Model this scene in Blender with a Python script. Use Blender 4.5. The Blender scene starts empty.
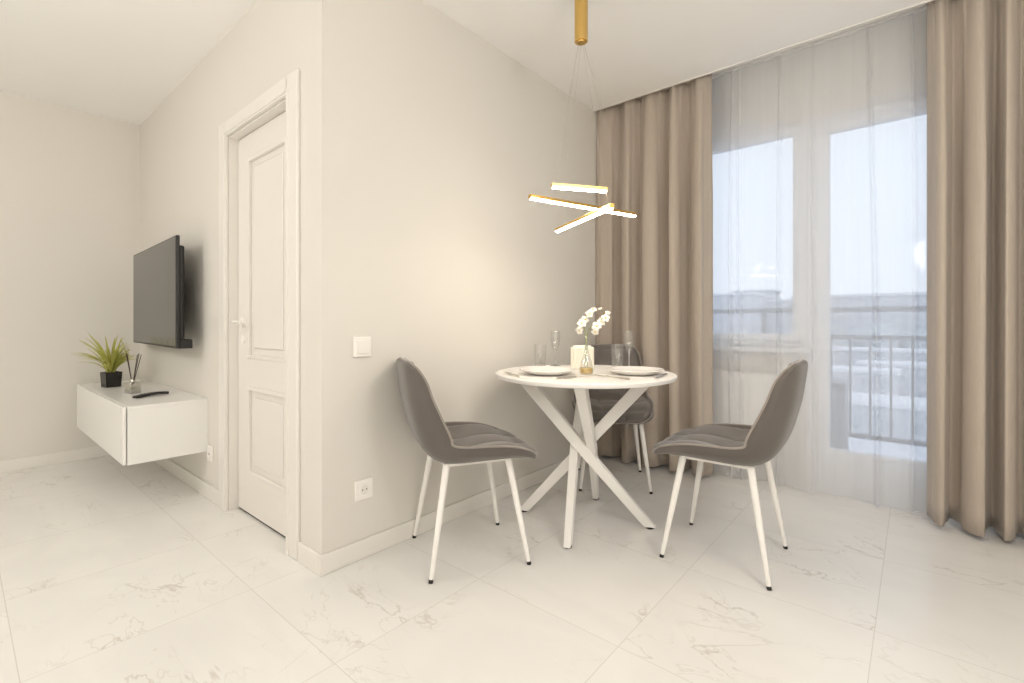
import bpy, bmesh, math, random
import numpy as np
from mathutils import Vector, Matrix

random.seed(7)
SC = bpy.context.scene
COL = SC.collection
PI = math.pi

# ------------------------------------------------------------------ materials
def new_mat(name):
    m = bpy.data.materials.new(name); m.use_nodes = True
    nt = m.node_tree; nt.nodes.clear()
    return m, nt

def N(nt, typ, **kw):
    n = nt.nodes.new(typ)
    for k, v in kw.items():
        if k.startswith('i_'):
            n.inputs[k[2:].replace('_', ' ')].default_value = v
        else:
            setattr(n, k, v)
    return n

def L(nt, a, b): nt.links.new(a, b)

def math_n(nt, op, a, b=None, c=None):
    n = nt.nodes.new('ShaderNodeMath'); n.operation = op
    for i, x in enumerate((a, b, c)):
        if x is None: continue
        if isinstance(x, (int, float)): n.inputs[i].default_value = x
        else: nt.links.new(x, n.inputs[i])
    return n.outputs[0]

def mixc(nt, fac, a, b):
    n = nt.nodes.new('ShaderNodeMix'); n.data_type = 'RGBA'
    for s, x in ((n.inputs[0], fac), (n.inputs[6], a), (n.inputs[7], b)):
        if isinstance(x, (int, float)): s.default_value = x
        elif isinstance(x, tuple): s.default_value = (*x, 1) if len(x) == 3 else x
        else: nt.links.new(x, s)
    return n.outputs[2]

def principled(name, col, rough=.5, metal=0., noise=0., nscale=20., bump=0., bscale=200., sheen=0., coat=0., spec=.5, emit=None, estr=0.):
    m, nt = new_mat(name)
    out = N(nt, 'ShaderNodeOutputMaterial')
    p = N(nt, 'ShaderNodeBsdfPrincipled')
    p.inputs['Base Color'].default_value = (*col, 1)
    p.inputs['Roughness'].default_value = rough
    p.inputs['Metallic'].default_value = metal
    p.inputs['Specular IOR Level'].default_value = spec
    p.inputs['Sheen Weight'].default_value = sheen
    p.inputs['Coat Weight'].default_value = coat
    p.inputs['Coat Roughness'].default_value = .08
    if emit:
        p.inputs['Emission Color'].default_value = (*emit, 1)
        p.inputs['Emission Strength'].default_value = estr
    tc = N(nt, 'ShaderNodeTexCoord')
    if noise:
        nz = N(nt, 'ShaderNodeTexNoise', i_Scale=nscale, i_Detail=4.)
        L(nt, tc.outputs['Object'], nz.inputs['Vector'])
        lo = tuple(max(0, c * (1 - noise)) for c in col); hi = tuple(min(1, c * (1 + noise)) for c in col)
        L(nt, mixc(nt, nz.outputs['Fac'], lo, hi), p.inputs['Base Color'])
    if bump:
        nz2 = N(nt, 'ShaderNodeTexNoise', i_Scale=bscale, i_Detail=3.)
        L(nt, tc.outputs['Object'], nz2.inputs['Vector'])
        b = N(nt, 'ShaderNodeBump', i_Strength=bump, i_Distance=.002)
        L(nt, nz2.outputs['Fac'], b.inputs['Height'])
        L(nt, b.outputs['Normal'], p.inputs['Normal'])
    L(nt, p.outputs[0], out.inputs[0])
    return m

def emission(name, col, s):
    m, nt = new_mat(name)
    out = N(nt, 'ShaderNodeOutputMaterial'); e = N(nt, 'ShaderNodeEmission')
    e.inputs[0].default_value = (*col, 1); e.inputs[1].default_value = s
    L(nt, e.outputs[0], out.inputs[0])
    return m

def thin_glass(name, tint=(1, 1, 1), ior=1.45, rough=0., boost=0.):
    m, nt = new_mat(name)
    out = N(nt, 'ShaderNodeOutputMaterial')
    t = N(nt, 'ShaderNodeBsdfTransparent'); t.inputs[0].default_value = (*tint, 1)
    g = N(nt, 'ShaderNodeBsdfGlossy'); g.inputs['Roughness'].default_value = rough
    lw = N(nt, 'ShaderNodeLayerWeight', i_Blend=.5)
    f0 = ((ior - 1) / (ior + 1)) ** 2
    f = math_n(nt, 'MULTIPLY_ADD', math_n(nt, 'POWER', lw.outputs['Facing'], 5.), .6, f0)
    mx = N(nt, 'ShaderNodeMixShader')
    fac = math_n(nt, 'ADD', f, boost) if boost else f
    L(nt, fac, mx.inputs[0]); L(nt, t.outputs[0], mx.inputs[1]); L(nt, g.outputs[0], mx.inputs[2])
    L(nt, mx.outputs[0], out.inputs[0])
    return m

def cloth_sheer(name, col, cover):
    m, nt = new_mat(name)
    out = N(nt, 'ShaderNodeOutputMaterial')
    tr = N(nt, 'ShaderNodeBsdfTransparent')
    d = N(nt, 'ShaderNodeBsdfDiffuse'); d.inputs[0].default_value = (*col, 1)
    tl = N(nt, 'ShaderNodeBsdfTranslucent'); tl.inputs[0].default_value = (*col, 1)
    m1 = N(nt, 'ShaderNodeMixShader'); m1.inputs[0].default_value = .5
    L(nt, d.outputs[0], m1.inputs[1]); L(nt, tl.outputs[0], m1.inputs[2])
    m2 = N(nt, 'ShaderNodeMixShader'); m2.inputs[0].default_value = cover
    # faint vertical weave variation
    tc = N(nt, 'ShaderNodeTexCoord'); mp = N(nt, 'ShaderNodeMapping'); mp.inputs['Scale'].default_value = (60, 60, 1.5)
    nz = N(nt, 'ShaderNodeTexNoise', i_Scale=1., i_Detail=2.)
    L(nt, tc.outputs['Object'], mp.inputs[0]); L(nt, mp.outputs[0], nz.inputs['Vector'])
    L(nt, math_n(nt, 'MULTIPLY_ADD', nz.outputs['Fac'], .04, cover - .02), m2.inputs[0])
    L(nt, tr.outputs[0], m2.inputs[1]); L(nt, m1.outputs[0], m2.inputs[2])
    L(nt, m2.outputs[0], out.inputs[0])
    return m

def cloth_drape(name, col):
    m, nt = new_mat(name)
    out = N(nt, 'ShaderNodeOutputMaterial')
    tc = N(nt, 'ShaderNodeTexCoord'); mp = N(nt, 'ShaderNodeMapping'); mp.inputs['Scale'].default_value = (220, 220, 12)
    nz = N(nt, 'ShaderNodeTexNoise', i_Scale=1., i_Detail=3.)
    L(nt, tc.outputs['Object'], mp.inputs[0]); L(nt, mp.outputs[0], nz.inputs['Vector'])
    c = mixc(nt, nz.outputs['Fac'], tuple(x * .88 for x in col), tuple(min(1, x * 1.12) for x in col))
    p = N(nt, 'ShaderNodeBsdfPrincipled'); p.inputs['Roughness'].default_value = .75
    p.inputs['Sheen Weight'].default_value = .25; p.inputs['Specular IOR Level'].default_value = .2
    L(nt, c, p.inputs['Base Color'])
    b = N(nt, 'ShaderNodeBump', i_Strength=.15, i_Distance=.001); L(nt, nz.outputs['Fac'], b.inputs['Height']); L(nt, b.outputs[0], p.inputs['Normal'])
    tl = N(nt, 'ShaderNodeBsdfTranslucent'); L(nt, c, tl.inputs[0])
    mx = N(nt, 'ShaderNodeMixShader'); mx.inputs[0].default_value = .06
    L(nt, p.outputs[0], mx.inputs[1]); L(nt, tl.outputs[0], mx.inputs[2]); L(nt, mx.outputs[0], out.inputs[0])
    return m

TILE_X, TILE_Y, TX0, TY0 = .597, .603, -.10, .12
def marble_floor(name):
    m, nt = new_mat(name)
    out = N(nt, 'ShaderNodeOutputMaterial')
    p = N(nt, 'ShaderNodeBsdfPrincipled')
    tc = N(nt, 'ShaderNodeTexCoord')
    sx = N(nt, 'ShaderNodeSeparateXYZ'); L(nt, tc.outputs['Object'], sx.inputs[0])
    u = math_n(nt, 'DIVIDE', math_n(nt, 'SUBTRACT', sx.outputs[0], TX0), TILE_X)
    v = math_n(nt, 'DIVIDE', math_n(nt, 'SUBTRACT', sx.outputs[1], TY0), TILE_Y)
    def edge(a, w):
        fr = math_n(nt, 'FRACT', a)
        d = math_n(nt, 'MINIMUM', fr, math_n(nt, 'SUBTRACT', 1., fr))
        return math_n(nt, 'LESS_THAN', d, w)
    grout = math_n(nt, 'MAXIMUM', edge(u, .0022), edge(v, .0022))
    cell = N(nt, 'ShaderNodeCombineXYZ'); L(nt, math_n(nt, 'FLOOR', u), cell.inputs[0]); L(nt, math_n(nt, 'FLOOR', v), cell.inputs[1])
    wn = N(nt, 'ShaderNodeTexWhiteNoise', noise_dimensions='3D'); L(nt, cell.outputs[0], wn.inputs['Vector'])
    off = N(nt, 'ShaderNodeVectorMath', operation='MULTIPLY_ADD'); off.inputs[1].default_value = (9, 9, 9)
    L(nt, wn.outputs['Color'], off.inputs[0]); L(nt, tc.outputs['Object'], off.inputs[2])
    rot = N(nt, 'ShaderNodeMapping'); rot.inputs['Rotation'].default_value = (0, 0, .7); rot.inputs['Scale'].default_value = (1., 1.9, 1.)
    L(nt, off.outputs[0], rot.inputs[0])
    def vein(scale, width, det, dist):
        nz = N(nt, 'ShaderNodeTexNoise', i_Scale=scale, i_Detail=det, i_Roughness=.55, i_Distortion=dist)
        L(nt, rot.outputs[0], nz.inputs['Vector'])
        a = math_n(nt, 'ABSOLUTE', math_n(nt, 'SUBTRACT', nz.outputs['Fac'], .5))
        mr = N(nt, 'ShaderNodeMapRange', interpolation_type='SMOOTHSTEP'); L(nt, a, mr.inputs[0])
        mr.inputs[1].default_value = 0; mr.inputs[2].default_value = width; mr.inputs[3].default_value = 1; mr.inputs[4].default_value = 0
        return mr.outputs[0]
    mask = N(nt, 'ShaderNodeTexNoise', i_Scale=2.6, i_Detail=2.); L(nt, off.outputs[0], mask.inputs['Vector'])
    mm = N(nt, 'ShaderNodeMapRange', interpolation_type='SMOOTHSTEP'); L(nt, mask.outputs['Fac'], mm.inputs[0])
    mm.inputs[1].default_value = .47; mm.inputs[2].default_value = .66
    v1 = math_n(nt, 'MULTIPLY', vein(1.4, .010, 5., .6), mm.outputs[0])
    v2 = math_n(nt, 'MULTIPLY', vein(3., .011, 5., .9), .3)
    soft = math_n(nt, 'MULTIPLY', vein(1.1, .12, 3., .6), .3)
    base = mixc(nt, soft, MARBLE, tuple(c * .90 for c in MARBLE))
    c1 = mixc(nt, math_n(nt, 'MULTIPLY', v1, .55), base, (.50, .455, .40))
    c2 = mixc(nt, math_n(nt, 'MULTIPLY', v2, mm.outputs[0]), c1, (.46, .41, .35))
    c3 = mixc(nt, math_n(nt, 'MULTIPLY', grout, .42), c2, (.44, .40, .35))
    L(nt, c3, p.inputs['Base Color'])
    p.inputs['Roughness'].default_value = .24
    p.inputs['Specular IOR Level'].default_value = .4
    L(nt, p.outputs[0], out.inputs[0])
    return m

WALLC = (.715, .690, .645)
MARBLE = (.785, .772, .752)
M = {}
M['wall'] = principled('wall_paint', WALLC, .85, noise=.015, nscale=3, bump=.05, bscale=350)
M['ceil'] = principled('ceiling_paint', (.92, .91, .89), .9, noise=.01, nscale=2)
M['floor'] = marble_floor('marble_tile')
M['trim'] = principled('white_trim', (.78, .757, .718), .4, noise=.01, nscale=4)
M['door'] = principled('door_lacquer', (.775, .752, .714), .38, noise=.01, nscale=3)
M['lacq'] = principled('white_gloss_lacquer', (.80, .79, .772), .28, noise=.01, nscale=3, spec=.25)
M['wmetal'] = principled('white_metal', (.86, .84, .81), .35, noise=.01, nscale=8)
M['wtop'] = principled('white_table_laminate', (.87, .85, .82), .45, noise=.015, nscale=6, spec=.35)
M['velvet'] = principled('taupe_velvet', (.122, .107, .096), .8, noise=.14, nscale=9, bump=.12, bscale=500, sheen=.3, spec=.2)
M['velvet_pad'] = principled('taupe_velvet_pad', (.165, .148, .137), .8, noise=.14, nscale=11, bump=.12, bscale=500, sheen=.35, spec=.2)
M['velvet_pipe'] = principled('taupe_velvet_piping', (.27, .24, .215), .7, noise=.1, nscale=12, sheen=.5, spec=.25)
M['black'] = principled('black_plastic', (.012, .011, .011), .4, noise=.1, nscale=20)
M['blackgloss'] = principled('black_gloss_ceramic', (.012, .010, .009), .25, noise=.1, nscale=20)
M['screen'] = principled('tv_screen', (.040, .038, .040), .10, noise=.03, nscale=4, coat=0., spec=.45)
M['gold'] = principled('brushed_gold', (.72, .48, .16), .32, metal=1., noise=.05, nscale=30)
M['led'] = emission('warm_led_diffuser', (1., .86, .68), 48.)
M['wire'] = principled('steel_wire', (.55, .52, .47), .4, metal=.6, noise=.02)
M['drape'] = cloth_drape('taupe_drape_fabric', (.50, .432, .368))
M['sheer'] = cloth_sheer('white_voile', (.88, .90, .94), .55)
M['pane'] = thin_glass('window_glass', (.97, .985, 1.), 1.45)
M['pvc'] = principled('white_pvc', (.80, .80, .81), .35, noise=.01, nscale=4)
M['glass'] = thin_glass('table_glass', (.985, .985, .98), 1.5, .03, .06)
M['glasssolid'] = thin_glass('glass_base', (.97, .97, .96), 1.6, .2, .45)
M['amber'] = principled('amber_liquid', (.62, .42, .12), .15, noise=.05, nscale=20, coat=.5)
M['amberg'] = principled('pale_green_liquid', (.30, .27, .10), .15, noise=.05, nscale=20, coat=.5)
M['china'] = principled('white_china', (.88, .86, .83), .18, noise=.01, nscale=5, coat=.4)
M['ceramic'] = principled('ivory_ceramic', (.85, .81, .72), .4, noise=.03, nscale=12)
M['steel'] = principled('cutlery_steel', (.62, .59, .54), .22, metal=1., noise=.03, nscale=10)
M['petal'] = principled('white_petal', (.90, .87, .80), .6, noise=.04, nscale=30)
M['pollen'] = principled('yellow_pollen', (.75, .62, .12), .7, noise=.15, nscale=60)
M['stem'] = principled('green_stem', (.28, .33, .12), .6, noise=.1, nscale=30)
M['leaf'] = principled('grass_leaf', (.50, .50, .12), .5, noise=.35, nscale=14)
M['soil'] = principled('potting_soil', (.05, .035, .022), .95, noise=.4, nscale=60, bump=.4, bscale=120)
M['reed'] = principled('dark_reed', (.06, .040, .028), .7, noise=.2, nscale=60)
M['plastic'] = principled('white_switch_plastic', (.87, .85, .81), .3, noise=.01, nscale=20)
M['gap'] = principled('dark_gap', (.05, .045, .04), .9, noise=.1)
M['rad'] = principled('radiator_enamel', (.84, .82, .79), .35, noise=.01)
M['rail'] = principled('grey_rail_metal', (.22, .235, .26), .5, noise=.06, nscale=10)
M['slab'] = principled('balcony_concrete', (.50, .50, .51), .9, noise=.08, nscale=6, bump=.2, bscale=60)
M['greybox'] = principled('grey_box_panel', (.34, .36, .40), .6, noise=.05, nscale=8)
M['snow'] = principled('snowy_ground', (.70, .72, .76), .9, noise=.18, nscale=.06)
M['road'] = principled('asphalt', (.45, .46, .50), .9, noise=.1, nscale=.4)
def facade(name, col, win, sx, sz):
    m, nt = new_mat(name)
    out = N(nt, 'ShaderNodeOutputMaterial'); p = N(nt, 'ShaderNodeBsdfPrincipled'); p.inputs['Roughness'].default_value = .9
    tc = N(nt, 'ShaderNodeTexCoord'); sp = N(nt, 'ShaderNodeSeparateXYZ'); L(nt, tc.outputs['Object'], sp.inputs[0])
    def band(a, step, lo, hi):
        fr = math_n(nt, 'FRACT', math_n(nt, 'DIVIDE', a, step))
        return math_n(nt, 'MULTIPLY', math_n(nt, 'GREATER_THAN', fr, lo), math_n(nt, 'LESS_THAN', fr, hi))
    w = math_n(nt, 'MULTIPLY', band(math_n(nt, 'ADD', sp.outputs[0], sp.outputs[1]), sx, .28, .72), band(sp.outputs[2], sz, .3, .75))
    L(nt, mixc(nt, w, col, win), p.inputs['Base Color']); L(nt, p.outputs[0], out.inputs[0])
    return m
M['bld1'] = facade('pale_facade', (.66, .66, .68), (.50, .52, .56), 3., 3.)
M['bld2'] = facade('grey_facade', (.58, .59, .62), (.45, .47, .51), 2.8, 3.)
M['bld3'] = facade('dim_facade', (.54, .57, .60), (.44, .47, .50), 3.2, 3.1)
M['roof'] = principled('snowy_roof', (.78, .79, .82), .9, noise=.05, nscale=.2)
M['woods'] = principled('distant_tree_crown', (.48, .52, .54), 1., noise=.2, nscale=.3)

# ------------------------------------------------------------------ mesh helpers
def bm_box(bm, x0, x1, y0, y1, z0, z1, bevel=0., seg=2):
    r = bmesh.ops.create_cube(bm, size=1., matrix=Matrix.Translation(((x0 + x1) / 2, (y0 + y1) / 2, (z0 + z1) / 2)) @ Matrix.Diagonal((x1 - x0, y1 - y0, z1 - z0, 1)))
    if bevel > 0:
        es = list({e for v in r['verts'] for e in v.link_edges})
        bmesh.ops.bevel(bm, geom=es, offset=bevel, segments=seg, affect='EDGES', profile=.5)

def bm_box_m(bm, sx, sy, sz, mat, bevel=0., seg=2):
    r = bmesh.ops.create_cube(bm, size=1., matrix=mat @ Matrix.Diagonal((sx, sy, sz, 1)))
    if bevel > 0:
        es = list({e for v in r['verts'] for e in v.link_edges})
        bmesh.ops.bevel(bm, geom=es, offset=bevel, segments=seg, affect='EDGES', profile=.5)

def bm_tube(bm, pts, rad, n=10, cap=True, squash=None):
    pts = [Vector(p) for p in pts]
    rads = rad if isinstance(rad, (list, tuple)) else [rad] * len(pts)
    rings = []
    t0 = (pts[1] - pts[0]).normalized()
    ref = Vector((0, 0, 1)) if abs(t0.z) < .9 else Vector((1, 0, 0))
    nrm = t0.cross(ref).normalized()
    for i, p in enumerate(pts):
        if i == 0: t = pts[1] - pts[0]
        elif i == len(pts) - 1: t = pts[-1] - pts[-2]
        else: t = (pts[i + 1] - pts[i]).normalized() + (pts[i] - pts[i - 1]).normalized()
        t.normalize()
        nrm = (nrm - t * nrm.dot(t)).normalized(); b = t.cross(nrm)
        rings.append([bm.verts.new(p + (nrm * math.cos(2 * PI * k / n) + b * math.sin(2 * PI * k / n)) * rads[i]) for k in range(n)])
    for a, b in zip(rings, rings[1:]):
        for k in range(n):
            bm.faces.new((a[k], a[(k + 1) % n], b[(k + 1) % n], b[k]))
    if cap:
        bm.faces.new(rings[0][::-1]); bm.faces.new(rings[-1])

def bm_lathe(bm, prof, n=32, cx=0, cy=0, close=True):
    rings = []
    for r, z in prof:
        if r < 1e-6: rings.append([bm.verts.new((cx, cy, z))])
        else: rings.append([bm.verts.new((cx + r * math.cos(2 * PI * k / n), cy + r * math.sin(2 * PI * k / n), z)) for k in range(n)])
    for a, b in zip(rings, rings[1:]):
        for k in range(n):
            k2 = (k + 1) % n
            if len(a) == 1 and len(b) == 1: continue
            if len(a) == 1: bm.faces.new((a[0], b[k2], b[k]))
            elif len(b) == 1: bm.faces.new((a[k], a[k2], b[0]))
            else: bm.faces.new((a[k], a[k2], b[k2], b[k]))

def bm_grid(bm, P, closed_thick=None):
    """P[i][j] list of Vectors -> quad grid; closed_thick: second grid Q joined along the border."""
    def put(G): return [[bm.verts.new(p) for p in row] for row in G]
    A = put(P)
    ni, nj = len(P), len(P[0])
    for i in range(ni - 1):
        for j in range(nj - 1):
            bm.faces.new((A[i][j], A[i][j + 1], A[i + 1][j + 1], A[i + 1][j]))
    if closed_thick is not None:
        B = put(closed_thick)
        for i in range(ni - 1):
            for j in range(nj - 1):
                bm.faces.new((B[i][j], B[i + 1][j], B[i + 1][j + 1], B[i][j + 1]))
        for i in range(ni - 1):
            bm.faces.new((A[i][0], A[i + 1][0], B[i + 1][0], B[i][0]))
            bm.faces.new((A[i][-1], B[i][-1], B[i + 1][-1], A[i + 1][-1]))
        for j in range(nj - 1):
            bm.faces.new((A[0][j], B[0][j], B[0][j + 1], A[0][j + 1]))
            bm.faces.new((A[-1][j], A[-1][j + 1], B[-1][j + 1], B[-1][j]))

def obj(name, bm, mat, parent=None, smooth=False, angle=None):
    bmesh.ops.recalc_face_normals(bm, faces=bm.faces[:])
    me = bpy.data.meshes.new(name); bm.to_mesh(me); bm.free()
    me.materials.append(mat)
    if smooth or angle is not None:
        me.polygons.foreach_set('use_smooth', [True] * len(me.polygons))
        if angle is not None: me.set_sharp_from_angle(angle=math.radians(angle))
    o = bpy.data.objects.new(name, me); COL.objects.link(o)
    if parent is not None: o.parent = parent
    return o

def box(name, x0, x1, y0, y1, z0, z1, mat, parent=None, bevel=0., seg=2):
    bm = bmesh.new(); bm_box(bm, x0, x1, y0, y1, z0, z1, bevel, seg)
    return obj(name, bm, mat, parent)

def tag(o, label, cat, group=None, kind=None):
    o['label'] = label; o['category'] = cat
    if group: o['group'] = group
    if kind: o['kind'] = kind
    return o

def thing(name, label, cat, loc=(0, 0, 0), rz=0., group=None):
    o = bpy.data.objects.new(name, None); COL.objects.link(o)
    o.empty_display_size = .05
    o.location = loc; o.rotation_euler = (0, 0, rz)
    return tag(o, label, cat, group)

def struct(o, label, cat):
    o['kind'] = 'structure'; o['label'] = label; o['category'] = cat
    return o

def copy_tree(o, parent=None):
    c = o.copy(); COL.objects.link(c)
    if parent is not None: c.parent = parent
    for ch in list(o.children): copy_tree(ch, c)
    return c

def spline(ctrl, n):
    """Catmull-Rom through tuples of any length."""
    C = [np.array(c, float) for c in ctrl]
    C = [2 * C[0] - C[1]] + C + [2 * C[-1] - C[-2]]
    seg = len(ctrl) - 1; out = []
    for k in range(n):
        t = k / (n - 1) * seg; i = min(int(t), seg - 1); f = t - i
        p0, p1, p2, p3 = C[i:i + 4]
        out.append(.5 * ((2 * p1) + (-p0 + p2) * f + (2 * p0 - 5 * p1 + 4 * p2 - p3) * f * f + (-p0 + 3 * p1 - 3 * p2 + p3) * f ** 3))
    return out

# ------------------------------------------------------------------ room shell
H = 2.536
WX = -1.79            # dining wall plane
DY = .945             # door wall plane
LX = -4.62            # far left wall plane
NY = 3.02             # ceiling edge before the curtain niche
GY = 3.38             # window wall plane
RX, BY = 1.45, -2.6   # right and rear walls, behind / beside the camera

struct(box('floor', LX - .1, RX + .1, BY - .1, GY + .14, -.12, 0, M['floor']), 'white marble tile floor with thin brown veins', 'floor')
bm = bmesh.new()
bm_box(bm, LX - .1, RX + .1, BY - .1, NY, H, H + .2)
bm_box(bm, LX - .1, RX + .1, NY, GY + .14, H + .10, H + .2)
struct(obj('ceiling', bm, M['ceil']), 'plain white ceiling above the whole room', 'ceiling')
struct(box('trim_1', WX, RX, NY - .004, NY + .006, H - .004, H + .02, M['trim']), 'thin white edge strip along the curtain niche', 'trim')

struct(box('wall_left', LX - .1, LX, BY - .1, DY, 0, H, M['wall']), 'beige end wall at far left beside the television', 'wall')
struct(box('wall_rear', LX, RX, BY - .1, BY, 0, H, M['wall']), 'beige wall behind the camera', 'wall')
struct(box('wall_right', RX, RX + .1, BY, GY, 0, H + .1, M['wall']), 'beige wall right of the curtains', 'wall')

# door wall with an opening
DX0, DX1, DH = -2.78, -2.07, 1.985
bm = bmesh.new()
bm_box(bm, LX, DX0, DY, DY + .14, 0, H)
bm_box(bm, DX1, WX, DY, DY + .14, 0, H)
bm_box(bm, DX0, DX1, DY, DY + .14, DH, H)
struct(obj('wall_middle', bm, M['wall']), 'beige wall holding the white door and the television', 'wall')
struct(box('wall_dining', WX - .14, WX, DY + .14, GY + .1, 0, H + .1, M['wall']), 'beige wall behind the dining table', 'wall')

# window wall with openings
W0, W1, WZ0, WZ1 = -1.42, -.50, .84, 2.245       # window opening
B0, B1, BZ1 = -.515, .30, 2.235                    # balcony door opening (frames meet the window)
bm = bmesh.new()
bm_box(bm, WX, W0, GY, GY + .14, 0, H + .1)
bm_box(bm, W0, B0, GY, GY + .14, 0, WZ0)
bm_box(bm, W0, W1, GY, GY + .14, WZ1, H + .1); bm_box(bm, W1, B1, GY, GY + .14, BZ1, H + .1)
bm_box(bm, B1, RX, GY, GY + .14, 0, H + .1)
struct(obj('wall_window', bm, M['wall']), 'beige wall around the window and balcony door', 'wall')

def baseboard(name, x0, x1, y0, y1, label):
    bm = bmesh.new(); bm_box(bm, x0, x1, y0, y1, 0, .08, .003, 2)
    return struct(obj(name, bm, M['trim']), label, 'baseboard')
baseboard('baseboard_dining', WX, WX + .014, DY - .014, GY, 'white baseboard along the wall behind the table')
bm = bmesh.new()
bm_box(bm, LX, DX0 - .095, DY - .014, DY, 0, .08, .003)
bm_box(bm, DX1 + .102, WX, DY - .014, DY, 0, .08, .003)
struct(obj('baseboard_middle', bm, M['trim']), 'white baseboard under the television and beside the door', 'baseboard')
baseboard('baseboard_left', LX, LX + .014, BY, DY - .014, 'white baseboard along the far left wall')
baseboard('baseboard_right', RX - .014, RX, BY, GY, 'white baseboard along the right wall')

# ------------------------------------------------------------------ interior door
dr = bpy.data.objects.new('door_1', None); COL.objects.link(dr); dr.location = (DX0, DY, 0)
struct(dr, 'white panelled interior door with lever handle', 'door')
w = DX1 - DX0
def casing():
    bm = bmesh.new()
    cw, d = .095, .016
    for a, b in ((-cw, .004), (w + .006, w + .1)):
        bm_box(bm, a, b, -d, 0, 0, DH + .075, .004)
        m = (a + b) / 2
        q = b - .02 if a < 0 else a + .001
        bm_box(bm, q, q + .018, -d - .005, -d + .004, 0, DH + .02, .003)
    bm_box(bm, .004, w - .004, -d, 0, DH - .004, DH + .075, .004)
    bm_box(bm, -.0, w, -d - .005, -d + .004, DH + .006, DH + .022, .003)
    return bm
obj('casing', casing(), M['door'], dr)
bm = bmesh.new()
bm_box(bm, 0, .012, .001, .13, 0, DH); bm_box(bm, w - .012, w, .001, .13, 0, DH); bm_box(bm, .012, w - .012, .001, .13, DH - .012, DH)
bm_box(bm, .012, .03, .085, .13, 0, DH - .012, .002); bm_box(bm, w - .03, w - .012, .085, .13, 0, DH - .012, .002)
obj('jamb', bm, M['door'], dr)
# leaf: stiles, rails, recessed panels with moulding
bm = bmesh.new()
ly0, ly1 = .045, .083
lx0, lx1, lz0, lz1 = .015, w - .015, .012, DH - .015
px0, px1 = lx0 + .125, lx1 - .105
bm_box(bm, lx0, px0, ly0, ly1, lz0, lz1); bm_box(bm, px1, lx1, ly0, ly1, lz0, lz1)
for a, b in ((lz0, .21), (.67, .81), (1.85, lz1)): bm_box(bm, px0, px1, ly0, ly1, a, b)
leaf_bm = bm
panels = ((.21, .67), (.81, 1.85))
for a, b in panels:
    bm_box(bm, px0, px1, ly0 + .012, ly1, a, b)
leaf = obj('leaf', bm, M['door'], dr)
for a, b in panels:
    bm = bmesh.new()
    # raised moulding frame and a raised field
    for (x0, x1, z0, z1, q) in ((px0, px0 + .022, a, b, .0), (px1 - .022, px1, a, b, .0), (px0 + .016, px1 - .016, a + .0005, a + .0225, .0006), (px0 + .016, px1 - .016, b - .0225, b - .0005, .0006)):
        bm_box(bm, x0, x1, ly0 - .006 + q, ly0 + .014, z0, z1, .006, 3)
    bm_box(bm, px0 + .055, px1 - .055, ly0 + .004, ly0 + .016, a + .055, b - .055, .009, 2)
    obj('panel_moulding', bm, M['door'], leaf)
bm = bmesh.new()
hx, hz = .085, 1.0
m = Matrix.Translation((hx, ly0 - .004, hz)) @ Matrix.Rotation(PI / 2, 4, 'X')
bmesh.ops.create_cone(bm, cap_ends=True, segments=28, radius1=.026, radius2=.026, depth=.012, matrix=m)
bm_tube(bm, [(hx, ly0, hz), (hx, ly0 - .045, hz), (hx + .012, ly0 - .055, hz), (hx + .12, ly0 - .057, hz)], [.009, .009, .010, .008], 14)
m = Matrix.Translation((hx, ly0 - .002, hz - .09)) @ Matrix.Rotation(PI / 2, 4, 'X')
bmesh.ops.create_cone(bm, cap_ends=True, segments=28, radius1=.022, radius2=.022, depth=.008, matrix=m)
obj('handle', bm, M['wmetal'], leaf, angle=40)
box('gap_shade_strip', .012, w - .012, .05, .08, .0005, .0115, M['gap'], dr)  # dark strip under the leaf, shade of the gap put into its colour

# ------------------------------------------------------------------ window and balcony door
def win_frame(bm, x0, x1, z0, z1, wd, y0, y1):
    bm_box(bm, x0, x0 + wd, y0, y1, z0, z1, .006); bm_box(bm, x1 - wd, x1, y0, y1, z0, z1, .006)
    bm_box(bm, x0 + wd - .004, x1 - wd + .004, y0, y1, z0, z0 + wd, .006); bm_box(bm, x0 + wd - .004, x1 - wd + .004, y0, y1, z1 - wd, z1, .006)
FY0, FY1 = GY + .02, GY + .09
wn = bpy.data.objects.new('window_1', None); COL.objects.link(wn); wn.location = (0, 0, 0)
struct(wn, 'white framed window left of the balcony door', 'window')
bm = bmesh.new(); win_frame(bm, W0, W1, WZ0, WZ1, .045, FY0, FY1); obj('frame', bm, M['pvc'], wn)
bm = bmesh.new(); win_frame(bm, W0 + .04, W1 - .035, WZ0 + .04, WZ1 - .03, .045, FY0 - .015, FY1 - .02); sash = obj('sash', bm, M['pvc'], wn)
box('pane', W0 + .08, W1 - .075, FY0 + .02, FY0 + .026, WZ0 + .08, WZ1 - .07, M['pane'], sash)
bm = bmesh.new(); bm_tube(bm, [(W1 - .06, FY0 - .018, 1.42), (W1 - .06, FY0 - .05, 1.42), (W1 - .06, FY0 - .055, 1.30)], [.009, .009, .008], 10); obj('handle', bm, M['pvc'], sash, angle=40)
box('sill', W0, W1 + .02, GY - .068, GY + .02, WZ0 - .03, WZ0, M['pvc'], wn, .006)

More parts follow.
